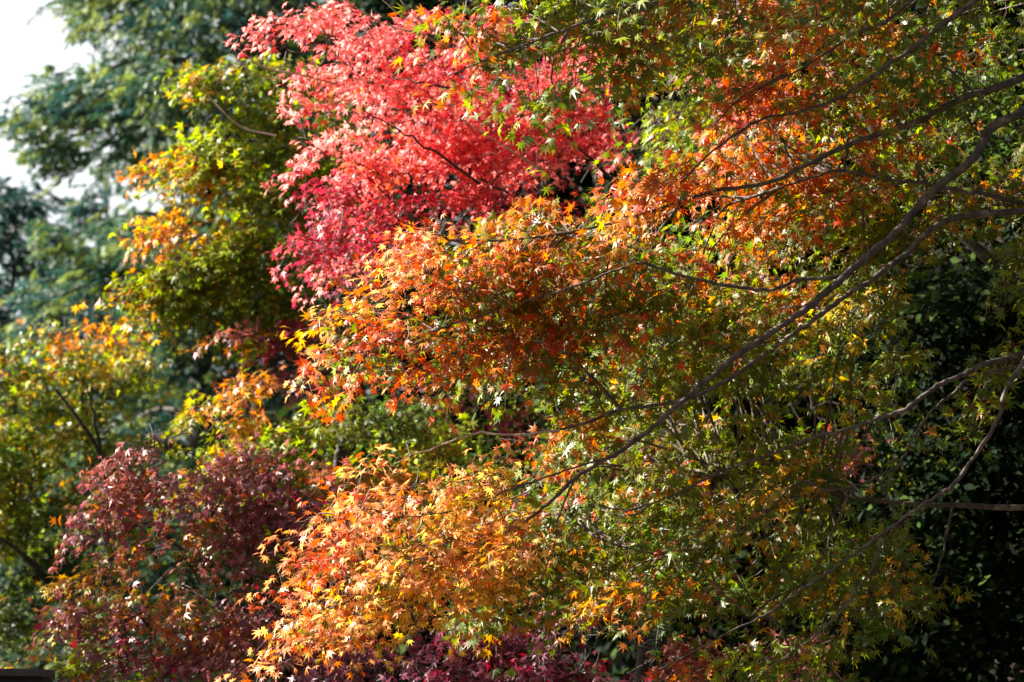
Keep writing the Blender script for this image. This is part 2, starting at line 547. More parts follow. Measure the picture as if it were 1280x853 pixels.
# ------------------------------------------------------------------ conifers at the back
def conifer(label, px, d, height, crown_r, base_z, pals, n_br, lean=0.0, lit_share=0.25, group="tall conifers at the back"):
    seed(label)
    b = P(px, 426, d)
    base = np.array([b[0], b[1], 0.02 * max(0, b[1] - 45) - 0.1])
    t = thing("conifer_tree", label, "conifer", base, group)
    top = base + np.array([lean, 0, height])
    tr = MB()
    limb(tr, [base, base + (top - base) * 0.35 + rng.normal(0, 0.05, 3), base + (top - base) * 0.7, top], 0.05 * height ** 0.8 * 0.42, 0.02, 9)
    tr.build("trunk", t, M_DBARK, smooth=True)
    br, cr = MB(), MB()
    for i in range(n_br):
        s = (i + rng.random()) / n_br
        z = base_z + (height - base_z) * s
        root = base + (top - base) * (z / height)
        az = rng.uniform(0, 2 * np.pi)
        L = crown_r * (1 - s ** 1.5) * rng.uniform(0.55, 1.15) + 0.35
        h = np.array([math.cos(az), math.sin(az), 0])
        pts = [root, root + h * L * 0.45 + [0, 0, 0.06 * L], root + h * L * 0.85 - [0, 0, 0.10 * L], root + h * L * 1.05 - [0, 0, 0.04 * L]]
        p = limb(br, pts, 0.018 + 0.012 * L, 0.006, 5, 5)
        # feathery plumes along the branch: a short axis with needles swept along it
        m = int((46 if n_br >= 200 else 36) * L)
        q = p[np.minimum(len(p) - 1, (len(p) * (0.10 + 0.90 * rng.random(m) ** 0.75)).astype(int))]
        sd = np.cross(h, [0, 0, 1])
        q = q + sd * rng.normal(0, 0.17 * L, (m, 1)) + rng.normal(0, 0.09, (m, 3)) + np.array([0, 0, -0.12]) * rng.random((m, 1)) * L
        ax = nrm(h * rng.uniform(0.4, 1.0, (m, 1)) + sd * rng.normal(0, 0.5, (m, 1)) + np.array([0, 0, -0.25]) + rng.normal(0, 0.3, (m, 3)))
        plen = rng.uniform(0.16, 0.38, (m, 1))
        base_c = np.array(C[pals[0]]) if rng.random() > 0.4 else np.array(C[pals[1]])
        pc = base_c * rng.uniform(0.7, 1.3, (m, 1))
        pc = np.where(rng.random((m, 1)) < lit_share * 0.7, np.array(C["tip"]) * rng.uniform(0.7, 1.2, (m, 1)), pc)  # yellow-green sun highlights put into the colour of random plumes
        for k in range(26):
            u = (k + rng.random((m, 1))) / 26
            f = ax * 0.9 + nrm(rng.normal(0, 1, (m, 3))) * (0.75 - 0.35 * u) + np.array([0, 0, -0.15])
            c0 = q + ax * plen * (u - 0.5) + np.array([0, 0, -0.10]) * plen * u * u
            blades(cr, c0, f, rng.normal(0, 1, (m, 3)) + [0, 0, 0.8], rng.uniform(0.05, 0.12, m) * (1.15 - 0.4 * u[:, 0]), pc * rng.uniform(0.8, 1.25, (m, 1)))
    br.build("branch", t, M_DBARK)
    cr.build("crown", t, M_NEEDLE, True)
    return t


BLADE_UV = np.array([[0, 0.02], [0.45, -0.11], [1.0, 0.0], [0.45, 0.11]])


def blades(mb, cen, fwd, nor, size, col):
    fwd = nrm(fwd)
    nor = nrm(nor - (nor * fwd).sum(-1, keepdims=True) * fwd)
    side = np.cross(nor, fwd)
    n = len(cen)
    v = cen[:, None] + size[:, None, None] * (BLADE_UV[None, :, :1] * fwd[:, None] + BLADE_UV[None, :, 1:] * side[:, None])
    v[:, 2, 2] -= size * 0.2
    f = np.array([[0, 1, 2, 3]])[None] + (np.arange(n) * 4)[:, None, None]
    mb.add(v.reshape(-1, 3), [f.reshape(-1, 4)], np.repeat(col[:, None], 4, 1).reshape(-1, 3))


conifer("tall blue-green conifer whose left edge borders the white sky", 255, 29, 16.0, 1.95, 2.5, ("cedar", "blue"), 240, lit_share=0.4)
conifer("shorter dark blue conifer with its pointed top against the sky beside the tall one", 15, 32, 8.0, 2.0, 1.5, ("blue", "blue"), 130, lit_share=0.12)
conifer("dark conifer partly hidden behind the tall one and the yellow-green maple", 345, 33, 16.0, 2.3, 2.5, ("blue", "cedar"), 110, lit_share=0.15)
conifer("conifer closing the gap behind the red maple's top", 480, 36, 17.0, 2.4, 3.0, ("blue", "blue"), 70, lit_share=0.1)
conifer("low dark conifer rising behind the yellow maple's crown", 130, 35, 8.6, 2.2, 1.0, ("blue", "blue"), 80, lit_share=0.1)


# ------------------------------------------------------------------ broadleaf evergreens that close the view at the back and right
def broadleaf(name, label, cat, px, d, blobs, pal_mat, size, dens, trunk_h, trunk_r, tpl=OVAL, group=None, length=0.4, lean=(0, -0.3, -0.1), ptrunk=None, **kw):
    seed(label)
    b = P(ptrunk if ptrunk is not None else px, 426, d)
    base = np.array([b[0], b[1], 0.0])
    t = thing(name, label, cat, base, group)
    lm, tm = MB(), MB()
    cs = crown(lm, None, blobs, d, lean, size, dens, tpl=tpl, length=length, twig=False, **kw)
    fork = base + np.array([0.1, 0, trunk_h])
    zt = max(c[0][2] for c in cs)
    top = base + (np.mean([c[0] for c in cs], 0) - base) * [0.7, 0.7, 0] + np.array([0, 0, max(zt, trunk_h + 0.3)])
    limb(tm, [base, base + [0.06, 0.02, trunk_h * 0.5], fork, (fork + top) / 2 + rng.normal(0, 0.1, 3), top], trunk_r, 0.015, 9)
    tm.build("trunk", t, M_DBARK, smooth=True)
    for c, r in cs[:16]:
        bm_ = MB()
        s = fork + (top - fork) * np.clip((c[2] - fork[2]) / max(0.3, top[2] - fork[2]) - 0.25, 0, 0.9)
        mid = s * 0.45 + c * 0.55 + np.array([0, 0, 0.12])
        limb(bm_, [s, mid, c, c + (c - mid) * 0.5], trunk_r * 0.35, 0.006, 6, 5, wob=0.015)
        bm_.build("branch", t, M_DBARK, smooth=True)
    lm.build("crown", t, pal_mat, True)
    return t


kwE = dict(up=0.8, face=0.5, droop=0.3)
G_EV = "evergreen trees behind the maples"
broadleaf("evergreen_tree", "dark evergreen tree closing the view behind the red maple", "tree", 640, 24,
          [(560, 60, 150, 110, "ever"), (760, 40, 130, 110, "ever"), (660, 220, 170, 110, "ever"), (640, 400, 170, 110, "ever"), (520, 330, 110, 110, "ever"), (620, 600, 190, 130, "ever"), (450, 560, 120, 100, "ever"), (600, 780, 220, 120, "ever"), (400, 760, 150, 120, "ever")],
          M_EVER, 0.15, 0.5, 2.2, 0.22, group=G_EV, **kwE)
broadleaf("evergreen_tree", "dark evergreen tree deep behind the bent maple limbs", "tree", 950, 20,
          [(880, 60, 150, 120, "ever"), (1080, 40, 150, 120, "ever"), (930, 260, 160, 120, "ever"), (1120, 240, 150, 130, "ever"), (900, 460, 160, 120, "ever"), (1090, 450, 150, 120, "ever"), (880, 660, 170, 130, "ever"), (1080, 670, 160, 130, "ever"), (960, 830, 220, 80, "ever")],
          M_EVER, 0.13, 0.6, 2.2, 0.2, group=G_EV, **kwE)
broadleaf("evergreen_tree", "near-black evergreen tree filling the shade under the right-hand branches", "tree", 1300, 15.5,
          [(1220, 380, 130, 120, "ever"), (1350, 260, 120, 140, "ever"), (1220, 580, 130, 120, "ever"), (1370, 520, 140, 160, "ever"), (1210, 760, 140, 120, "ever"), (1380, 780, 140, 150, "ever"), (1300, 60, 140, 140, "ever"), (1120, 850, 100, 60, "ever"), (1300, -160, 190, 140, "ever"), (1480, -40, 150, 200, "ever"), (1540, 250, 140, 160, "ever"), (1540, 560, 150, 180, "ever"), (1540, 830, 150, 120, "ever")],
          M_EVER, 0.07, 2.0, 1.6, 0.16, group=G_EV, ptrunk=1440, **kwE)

# unseen trees added beside the view to shade the lower left and the right
def beside(label, x, y, blobs, pal, size, n, trunk_h, trunk_r):
    seed(label)
    t = thing("evergreen_tree", label, "tree", np.array([x, y, 0.0]), "unseen evergreen trees added for shade")
    lm, tm = MB(), MB()
    base = np.array([x, y, 0.0])
    zt = max(b[2] for b in blobs)
    limb(tm, [base, base + [0.1, 0, zt * 0.4], base + [0, 0.1, zt * 0.7], base + [0, 0, zt]], trunk_r, 0.03, 9)
    for bx, by, bz, r, rz in blobs:
        c = np.array([x + bx, y + by, bz])
        limb(tm, [base + [0, 0, bz * 0.7], (base + [0, 0, bz]) * 0.4 + c * 0.6, c], trunk_r * 0.4, 0.02, 6)
        m = int(n * r * r)
        u = nrm(rng.normal(0, 1, (m, 3))) * rng.random((m, 1)) ** 0.4
        sprays(lm, None, c + u * [r, r, rz], u + rng.normal(0, 0.3, (m, 3)), colours(pal, m), pal, size=size, length=0.5, tpl=OVAL, twig=False)
    tm.build("trunk", t, M_DBARK, smooth=True)
    lm.build("crown", t, M_EVER, True)


beside("broad dark evergreen tree standing left of the view beyond the wall", -7.6, 17.0,  # unseen, added to shade the low maples on the left
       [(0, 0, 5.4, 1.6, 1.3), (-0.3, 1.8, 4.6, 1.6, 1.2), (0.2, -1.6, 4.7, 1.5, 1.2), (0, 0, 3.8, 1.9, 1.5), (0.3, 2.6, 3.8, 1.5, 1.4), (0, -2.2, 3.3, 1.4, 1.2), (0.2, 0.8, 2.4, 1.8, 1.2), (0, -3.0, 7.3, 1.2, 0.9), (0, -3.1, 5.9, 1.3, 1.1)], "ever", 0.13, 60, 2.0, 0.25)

beside("tall dark evergreen tree standing right of the view behind the front maple's trunk", 6.2, 12.5,  # unseen, added to darken the right side
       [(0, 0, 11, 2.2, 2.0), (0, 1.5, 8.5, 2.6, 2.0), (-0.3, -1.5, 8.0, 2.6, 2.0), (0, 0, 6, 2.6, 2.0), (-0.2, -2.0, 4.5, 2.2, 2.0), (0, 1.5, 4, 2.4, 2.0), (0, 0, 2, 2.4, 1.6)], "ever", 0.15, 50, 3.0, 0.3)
beside("tall dark evergreen tree right of the path nearer than the front maple", 6.5, 4.5,  # unseen, added to hold sky light off the right
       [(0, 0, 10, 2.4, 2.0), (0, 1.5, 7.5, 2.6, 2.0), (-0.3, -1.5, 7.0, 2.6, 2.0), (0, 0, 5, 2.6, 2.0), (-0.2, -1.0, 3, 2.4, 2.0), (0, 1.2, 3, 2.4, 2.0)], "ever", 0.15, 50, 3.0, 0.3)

beside("dark evergreen tree standing right of the path close behind the viewpoint", 4.6, -1.8,  # unseen, added to cut sky light from behind the camera
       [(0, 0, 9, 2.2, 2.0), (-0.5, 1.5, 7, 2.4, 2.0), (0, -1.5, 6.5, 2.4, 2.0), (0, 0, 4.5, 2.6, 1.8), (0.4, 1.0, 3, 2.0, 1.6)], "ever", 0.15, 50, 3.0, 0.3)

# shrubs between the two lit tips of the front maple
broadleaf("evergreen_shrub", "yellow-green rounded shrub seen between the two sunlit maple tips", "shrub", 520, 17.5,
          [(450, 540, 60, 40, "ygreen"), (520, 560, 70, 45, "ygreen"), (590, 600, 70, 50, "fern"), (480, 600, 90, 50, "fern"), (540, 660, 120, 60, "fern")],
          M_EVER, 0.045, 0.9, 1.0, 0.06, **kwE)
broadleaf("evergreen_shrub", "dark green shrub in deep shade left of the bare lit twig's base", "shrub", 660, 16.5,
          [(640, 510, 70, 45, "fern"), (700, 530, 70, 60, "fern"), (660, 590, 80, 50, "green"), (600, 500, 60, 30, "green"), (700, 640, 100, 60, "fern")],
          M_EVER, 0.045, 0.9, 1.0, 0.06, **kwE)
broadleaf("evergreen_shrub", "glossy green leafy shrub behind the upper right limbs", "shrub", 1240, 14.2,
          [(1230, 110, 60, 45, "fern"), (1275, 140, 50, 60, "fern"), (1180, 130, 40, 40, "fern"), (1270, 200, 50, 40, "fern")],
          M_EVER, 0.045, 1.2, 2.0, 0.06, ptrunk=1400, **kwE)


# ------------------------------------------------------------------ maples behind
def maple(label, d, trunk_px, blobs, size, dens, mat, trunk_r, fork_py, lean, group=None, tpl=STAR5, extra=(), shoots=(), trunk_mat=None, trunk_hi=0.95, **kw):
    seed(label)
    b = P(trunk_px, 426, d)
    base = np.array([b[0], b[1] + 0.2, 0.0])
    t = thing("maple_tree", label, "maple tree", base, group)
    lm, tm = MB(), MB()
    cs = crown(lm, tm, blobs, d, lean, size, dens, tpl=tpl, **kw)
    fork = P(trunk_px, fork_py, d + 0.2)
    fork[2] = max(fork[2], 0.8)
    bark = trunk_mat or M_DBARK
    hi = sorted(cs, key=lambda c: c[0][2])[int(len(cs) * trunk_hi)][0]
    top = fork * 0.35 + hi * 0.65
    top[2] = hi[2]
    tk = MB()
    limb(tk, [base, (base + fork) / 2 + rng.normal(0, 0.06, 3), fork, (fork + top) / 2 + rng.normal(0, 0.12, 3), top], trunk_r, 0.012, 10, knot=0.06)
    tk.build("trunk", t, bark, smooth=True)
    nodes_p = catmull([fork, (fork + top) / 2, top], 10)
    nodes_r = np.linspace(trunk_r * 0.42, trunk_r * 0.16, len(nodes_p))
    order = np.argsort([np.linalg.norm(c - fork) for c, _ in cs])
    for i in order:                                          # each limb leaves the nearest older one
        c, r = cs[i]
        c = c + np.array([0, 0.16, -0.05])
        away = np.linalg.norm(nodes_p - fork, axis=1)
        cost = np.linalg.norm(nodes_p - c, axis=1) + 0.25 * away + 10 * (away > np.linalg.norm(c - fork) * 0.9)
        k = int(cost.argmin())
        s, rs = nodes_p[k], nodes_r[k] * 0.72
        rs = max(rs, 0.005)
        L = np.linalg.norm(c - s)
        bm_ = MB()
        pts = [s]
        for q in (0.3, 0.6, 0.85):
            pts.append(s + (c - s) * q + rng.normal(0, 0.055 * L, 3) + np.array([0, 0, 0.10 * L * math.sin(q * 3)]))
        pts += [c + rng.normal(0, 0.03, 3), c + nrm(c - s) * r * 0.7 + np.array([0, 0, -0.05])]
        p = limb(bm_, pts, rs, 0.003, 7, 5, knot=0.1, wob=0.008)
        for q in range(6):                                   # side twigs of this limb
            a = p[int(len(p) * rng.uniform(0.3, 0.95))]
            e = c + nrm(rng.normal(0, 1, 3)) * r * 0.9
            limb(bm_, [a, (a + e) / 2 + rng.normal(0, 0.05, 3), e], 0.0045, 0.0015, 4, 4, wob=0.006)
        nodes_p = np.vstack([nodes_p, p[2:]])
        nodes_r = np.concatenate([nodes_r, np.linspace(rs, 0.003, len(p))[2:]])
        bm_.build("branch", t, bark, smooth=True)
    for pts, r in extra:                                     # limbs the photo shows bare
        bm_ = MB()
        limb(bm_, [P(x, y, d + dz) for x, y, dz in pts], r, r * 0.35, 6, 6, wob=0.006)
        bm_.build("branch", t, bark, smooth=True)
    for pts, r in shoots:
        bm_ = MB()
        limb(bm_, [P(x, y, d + dz) for x, y, dz in pts], r, r * 0.4, 5, 5, knot=0.05)
        bm_.build("bare_shoot", t, M_PALE, smooth=True)
    if tm.n:
        tm.build("twigs", t, bark)["kind"] = "stuff"
    lm.build("crown", t, mat, True)
    return t


maple("yellow maple lit from behind, standing below the dark conifers", 18, 150,
      [(70, 415, 55, 24, "yorange"), (150, 470, 62, 36, "yellow"), (50, 470, 60, 36, "yellow"), (10, 520, 50, 40, "yellow"), (100, 530, 85, 45, "yellow"), (30, 590, 60, 55, "ygreen"),
       (125, 610, 55, 50, "ygreen"), (-20, 450, 40, 40, "yellow"), (60, 680, 70, 55, "green"), (30, 770, 50, 50, "green"), (-30, 640, 60, 80, "ygreen"), (100, 720, 50, 45, "green")],
      0.042, 1.6, M_LEAF, 0.09, 760, (-0.3, -0.5, -0.25),
      extra=[([(136, 640, 0), (132, 600, -.3), (116, 549, -.6), (70, 488, -.7)], 0.026), ([(132, 600, -.3), (122, 540, -.6), (108, 480, -.7)], 0.018), ([(70, 740, 0), (35, 700, -.5), (0, 672, -.6)], 0.03)])
maple("yellow-green maple with orange fringes left of the red one", 16.5, 430,
      [(300, 95, 62, 36, "ygreen"), (250, 110, 30, 20, "yorange"), (330, 160, 66, 46, "ygreen"), (250, 210, 56, 28, "yorange"), (285, 205, 56, 40, "yellow"), (265, 335, 66, 40, "yellow"), (205, 350, 40, 26, "ygreen"), (330, 240, 74, 50, "ygreen"), (240, 288, 46, 26, "yorange"), (300, 320, 76, 44, "ygreen"),
       (195, 378, 44, 26, "yorange"), (270, 390, 80, 34, "ygreen"), (360, 370, 40, 40, "ygreen"), (240, 345, 46, 26, "ygreen"), (400, 200, 60, 90, "ygreen"), (390, 310, 60, 60, "ygreen"), (330, 420, 40, 16, "yorange")],
      0.042, 2.0, M_LEAF, 0.08, 640, (-0.5, -0.4, -0.2), shoots=[([(345, 170, -.6), (300, 158, -.6), (262, 122, -.6), (248, 112, -.6)], 0.006)])
maple("golden olive maple spreading low behind the sunlit tips", 15.6, 800,
      [(290, 510, 50, 36, "yorange"), (340, 560, 66, 42, "ygreen"), (390, 530, 60, 40, "ygreen"), (450, 590, 60, 34, "yorange"), (300, 600, 46, 36, "yorange"), (390, 600, 60, 36, "ygreen"), (530, 540, 50, 30, "yellow"), (480, 520, 50, 26, "green")],
      0.042, 1.9, M_LEAF, 0.07, 760, (-0.5, -0.4, -0.2))
maple("small dull red maple glimpsed above the golden olive one", 16.2, 420,
      [(335, 440, 50, 40, "dull"), (310, 480, 50, 26, "dull"), (390, 420, 40, 40, "purple"), (420, 460, 50, 40, "dull"), (530, 500, 60, 22, "dull"), (620, 520, 40, 22, "crimson")],
      0.036, 1.1, M_PURPLE, 0.05, 600, (-0.5, -0.4, -0.2))
maple("brilliant pink-red maple glowing in full sun at the top", 14.6, 1490,
      [(360, 35, 52, 26, "red"), (430, 55, 70, 40, "red"), (520, 45, 80, 44, "red"), (620, 60, 80, 50, "red"), (395, 112, 66, 34, "red"), (480, 120, 80, 44, "red"), (580, 130, 86, 50, "red"), (680, 120, 86, 56, "red"), (760, 60, 70, 60, "red"),
       (410, 175, 56, 30, "red"), (500, 195, 76, 40, "red"), (590, 200, 80, 44, "red"), (680, 195, 86, 36, "red"), (750, 190, 40, 32, "red"), (560, 165, 70, 36, "red"), (640, 170, 70, 40, "red"), (640, 215, 60, 30, "red"), (720, 160, 60, 40, "red"), (400, 245, 46, 28, "crimson"), (470, 255, 76, 38, "crimson"), (560, 255, 66, 30, "crimson"),
       (390, 300, 42, 28, "crimson"), (450, 310, 50, 32, "crimson"), (425, 345, 26, 22, "red"), (660, 250, 70, 30, "crimson"), (910, 60, 56, 60, "red"), (960, 140, 50, 60, "red")],
      0.034, 1.5, M_RED, 0.09, 560, (-0.5, -0.4, -0.25), slant=1.05, mid=540, rd=0.22,
      extra=[([(600, 230, -.3), (546, 191, -.4), (500, 165, -.5), (455, 139, -.5)], 0.009), ([(700, 270, 0), (642, 244, -.2), (596, 222, -.4)], 0.011), ([(760, 220, .2), (717, 179, 0), (690, 156, -.2)], 0.009), ([(560, 110, -.5), (526, 103, -.9), (488, 98, -.6)], 0.008)],
      shoots=[([(420, 105, -.7), (373, 93, -.9), (328, 83, -.9), (285, 50, -.9)], 0.006), ([(360, 100, -.8), (328, 96, -.9), (300, 80, -.9)], 0.004), ([(560, 60, -.7), (526, 43, -.9), (480, 30, -.9), (430, 0, -.9)], 0.007), ([(680, 215, -.8), (632, 184, -1.0), (563, 141, -1.0)], 0.006), ([(545, 40, -.7), (505, 22, -.9), (478, 0, -.9)], 0.005), ([(530, 30, -.7), (510, 12, -.9), (495, -8, -.9)], 0.004)])
maple("dull purple-red maple in shade, low in front of the golden one", 13.6, 440,
      [(190, 548, 56, 26, "dull"), (250, 580, 60, 26, "dull"), (180, 600, 76, 36, "dull"), (255, 625, 100, 36, "dull"), (300, 660, 90, 30, "dull"), (360, 640, 60, 30, "purple"), (300, 600, 60, 30, "dull"), (370, 605, 50, 26, "dull"), (340, 765, 80, 34, "purple"), (110, 650, 36, 26, "dull"), (90, 745, 40, 26, "purple"), (160, 645, 50, 32, "dull"), (330, 630, 56, 36, "purple"), (230, 690, 90, 36, "autumn"), (120, 715, 56, 36, "yorange"), (320, 700, 66, 36, "ygreen"),
       (270, 755, 90, 46, "autumn"), (180, 775, 90, 36, "purple"), (95, 790, 46, 36, "yorange"), (320, 805, 86, 40, "purple"), (230, 835, 100, 30, "purple"), (60, 835, 44, 26, "yorange"), (130, 845, 60, 30, "ygreen"), (380, 690, 50, 50, "autumn"), (390, 850, 60, 40, "purple"), (180, 740, 60, 30, "yorange")],
      0.036, 1.25, M_PURPLE, 0.07, 900, (-0.4, -0.6, -0.25),
      extra=[([(360, 760, -.1), (330, 745, -.5), (290, 738, -.6)], 0.014), ([(360, 735, -.1), (330, 722, -.5), (296, 712, -.6)], 0.010)])
maple("deep purple maple under the lower sunlit tip", 12.9, 730,
      [(470, 830, 76, 34, "plum"), (640, 838, 60, 30, "plum", -.3, 1.6), (700, 818, 50, 34, "plum", -.3, 1.6), (600, 800, 50, 30, "plum", -.2, 1.4), (570, 820, 76, 34, "plum"), (670, 800, 76, 44, "plum"), (760, 770, 56, 44, "plum"), (720, 845, 90, 34, "plum"), (830, 800, 60, 40, "dull"), (790, 560, 36, 24, "plum"), (660, 640, 40, 30, "plum"), (400, 860, 60, 30, "plum"), (760, 690, 50, 40, "dull"), (580, 860, 90, 30, "plum"), (1060, 590, 50, 40, "dull"), (980, 800, 60, 30, "dull"), (900, 640, 50, 40, "dull")],
      0.038, 1.0, M_PURPLE, 0.07, 900, (-0.4, -0.6, -0.25), trunk_hi=0.3)
maple("far yellow maple glowing through gaps of the right-hand foliage", 17.0, 1430,
      [(835, 135, 46, 36, "yellow", -1.5, 2), (790, 175, 40, 36, "ygreen", -1), (1130, 570, 66, 46, "yellow"), (1080, 560, 50, 40, "autumn"), (1160, 600, 46, 36, "lime" if False else "ygreen"), (870, 190, 40, 40, "yellow"), (1240, 60, 40, 30, "yellow"), (980, 300, 60, 40, "autumn"), (900, 420, 60, 40, "yellow"), (1000, 480, 60, 40, "ygreen")],
      0.040, 0.55, M_LEAF, 0.08, 560, (-0.4, -0.5, -0.2))

# ------------------------------------------------------------------ the front maple
DF = 11.4
trunk_base = P(1520, 426, 12.4)
trunk_base[2] = 0.0
front = thing("maple_tree", "large front maple with bent bare limbs, olive leaves in shade and orange sunlit tips", "maple tree", trunk_base)
T = [trunk_base, P(1505, 700, 12.4), P(1490, 420, 12.35), P(1500, 150, 12.3), P(1480, -120, 12.2), P(1420, -420, 12.1)]
tk = MB()
limb(tk, T, 0.17, 0.05, 14, 8, knot=0.05)
tk.build("trunk", front, M_BARK, smooth=True)

# traced limbs: (px, py, depth offset), radius at the root and at the tip
LIMBS = [
    ("A", [(1500, 20, .9), (1400, 80, .5), (1280, 140, .1), (1240, 160, .05), (1215, 200, 0), (1165, 240, 0), (1110, 300, -.05), (1060, 340, -.1), (1010, 385, -.15), (950, 425, -.2), (900, 462, -.25), (850, 505, -.3), (810, 540, -.3), (760, 572, -.35), (720, 597, -.35), (690, 626, -.4), (650, 656, -.4), (600, 682, -.4), (530, 716, -.35), (470, 735, -.3)], 0.034, 0.004),
    ("B", [(1495, 240, .9), (1380, 258, .5), (1280, 264, .2), (1200, 272, .1), (1165, 286, .08), (1120, 328, .05), (1060, 368, 0), (1000, 412, -.02), (950, 447, -.06), (890, 486, -.1), (830, 505, -.1), (778, 512, -.15), (732, 529, -.2), (692, 539, -.25)], 0.026, 0.005),
    ("C", [(1495, 40, .9), (1380, 60, .6), (1280, 97, .2), (1200, 125, .1), (1140, 155, .1), (1085, 172, .1), (1020, 200, .1), (960, 228, .1), (890, 240, .1), (820, 262, 0), (740, 285, -.1), (640, 300, -.15), (560, 300, -.2)], 0.028, 0.004),
    ("D", [(1490, -120, .8), (1330, -80, .4), (1220, 0, 0), (1130, 68, -.1), (1090, 95, -.1), (1050, 122, -.1), (1000, 140, -.1), (950, 150, -.1), (890, 190, -.1), (850, 230, -.1)], 0.018, 0.004),
    ("E", [(1490, -150, .8), (1250, -70, .3), (1140, 0, 0), (1112, 25, -.05), (1067, 43, -.1), (1036, 65, -.1), (990, 92, -.1), (930, 120, -.1), (890, 160, -.1)], 0.014, 0.003),
    ("F", [(1490, 270, .9), (1360, 262, .5), (1280, 254, .3), (1223, 242, .22), (1147, 229, .2), (1102, 224, .2), (1047, 214, .2), (990, 230, .2), (930, 250, .2)], 0.020, 0.004),
    ("G", [(1060, 342, -.05), (1036, 348, -.1), (996, 350, -.15), (961, 363, -.2), (900, 355, -.2), (850, 345, -.2), (808, 330, -.2), (778, 335, -.25), (732, 353, -.3), (680, 370, -.3), (600, 395, -.35), (520, 420, -.4), (440, 445, -.4), (390, 468, -.4)], 0.013, 0.003),
    ("H", [(1500, 400, .8), (1330, 430, .2), (1230, 456, -.1), (1210, 466, -.15), (1172, 483, -.2), (1132, 511, -.2), (1087, 526, -.2), (1050, 540, -.2), (1016, 547, -.15), (960, 570, -.1), (900, 590, -.1), (840, 620, -.1), (780, 640, -.15)], 0.021, 0.004),
    ("I", [(1500, 430, .9), (1320, 450, .3), (1220, 471, 0), (1195, 490, -.05), (1167, 511, -.1), (1140, 549, -.1), (1125, 579, -.1), (1102, 594, -.1), (1041, 614, -.1), (1000, 602, -.1), (960, 640, -.1), (900, 680, -.1), (850, 690, -.1)], 0.012, 0.003),
    ("J", [(1500, 300, .8), (1340, 380, .1), (1262, 480, -.3), (1248, 524, -.35), (1198, 599, -.4), (1172, 620, -.4), (1112, 660, -.4), (1052, 705, -.4), (1000, 738, -.4), (961, 766, -.4), (910, 791, -.4), (850, 824, -.4), (800, 850, -.4)], 0.016, 0.003),
    ("K", [(1110, 661, -.4), (1102, 675, -.4), (1087, 715, -.42), (1041, 776, -.45), (976, 826, -.45), (930, 860, -.4)], 0.009, 0.003),
    ("L", [(1500, 640, .9), (1340, 636, .8), (1172, 632, .7), (1087, 625, .7), (1041, 617, .7), (985, 596, .7), (930, 590, .7), (860, 600, .7)], 0.022, 0.006),
    ("N", [(1480, -200, .8), (1200, -160, .2), (1000, -70, -.2), (880, -20, -.4), (780, 10, -.5), (700, 40, -.5), (620, 70, -.5), (560, 95, -.5)], 0.018, 0.003),
    ("O", [(940, 770, -.1), (900, 740, -.1), (860, 700, -.1), (800, 690, -.2), (740, 670, -.2)], 0.007, 0.003),
    ("Q", [(720, 597, -.35), (700, 640, -.4), (690, 690, -.4), (668, 745, -.4), (650, 800, -.4)], 0.006, 0.002),
    ("R", [(760, 572, -.35), (700, 590, -.4), (640, 612, -.4), (560, 640, -.4), (480, 650, -.4), (400, 668, -.4)], 0.007, 0.002),
    ("S", [(1480, -330, .6), (1150, -330, .3), (900, -260, .2), (700, -190, .2), (560, -190, .2), (420, -200, .2), (300, -230, .2)], 0.03, 0.006),
]
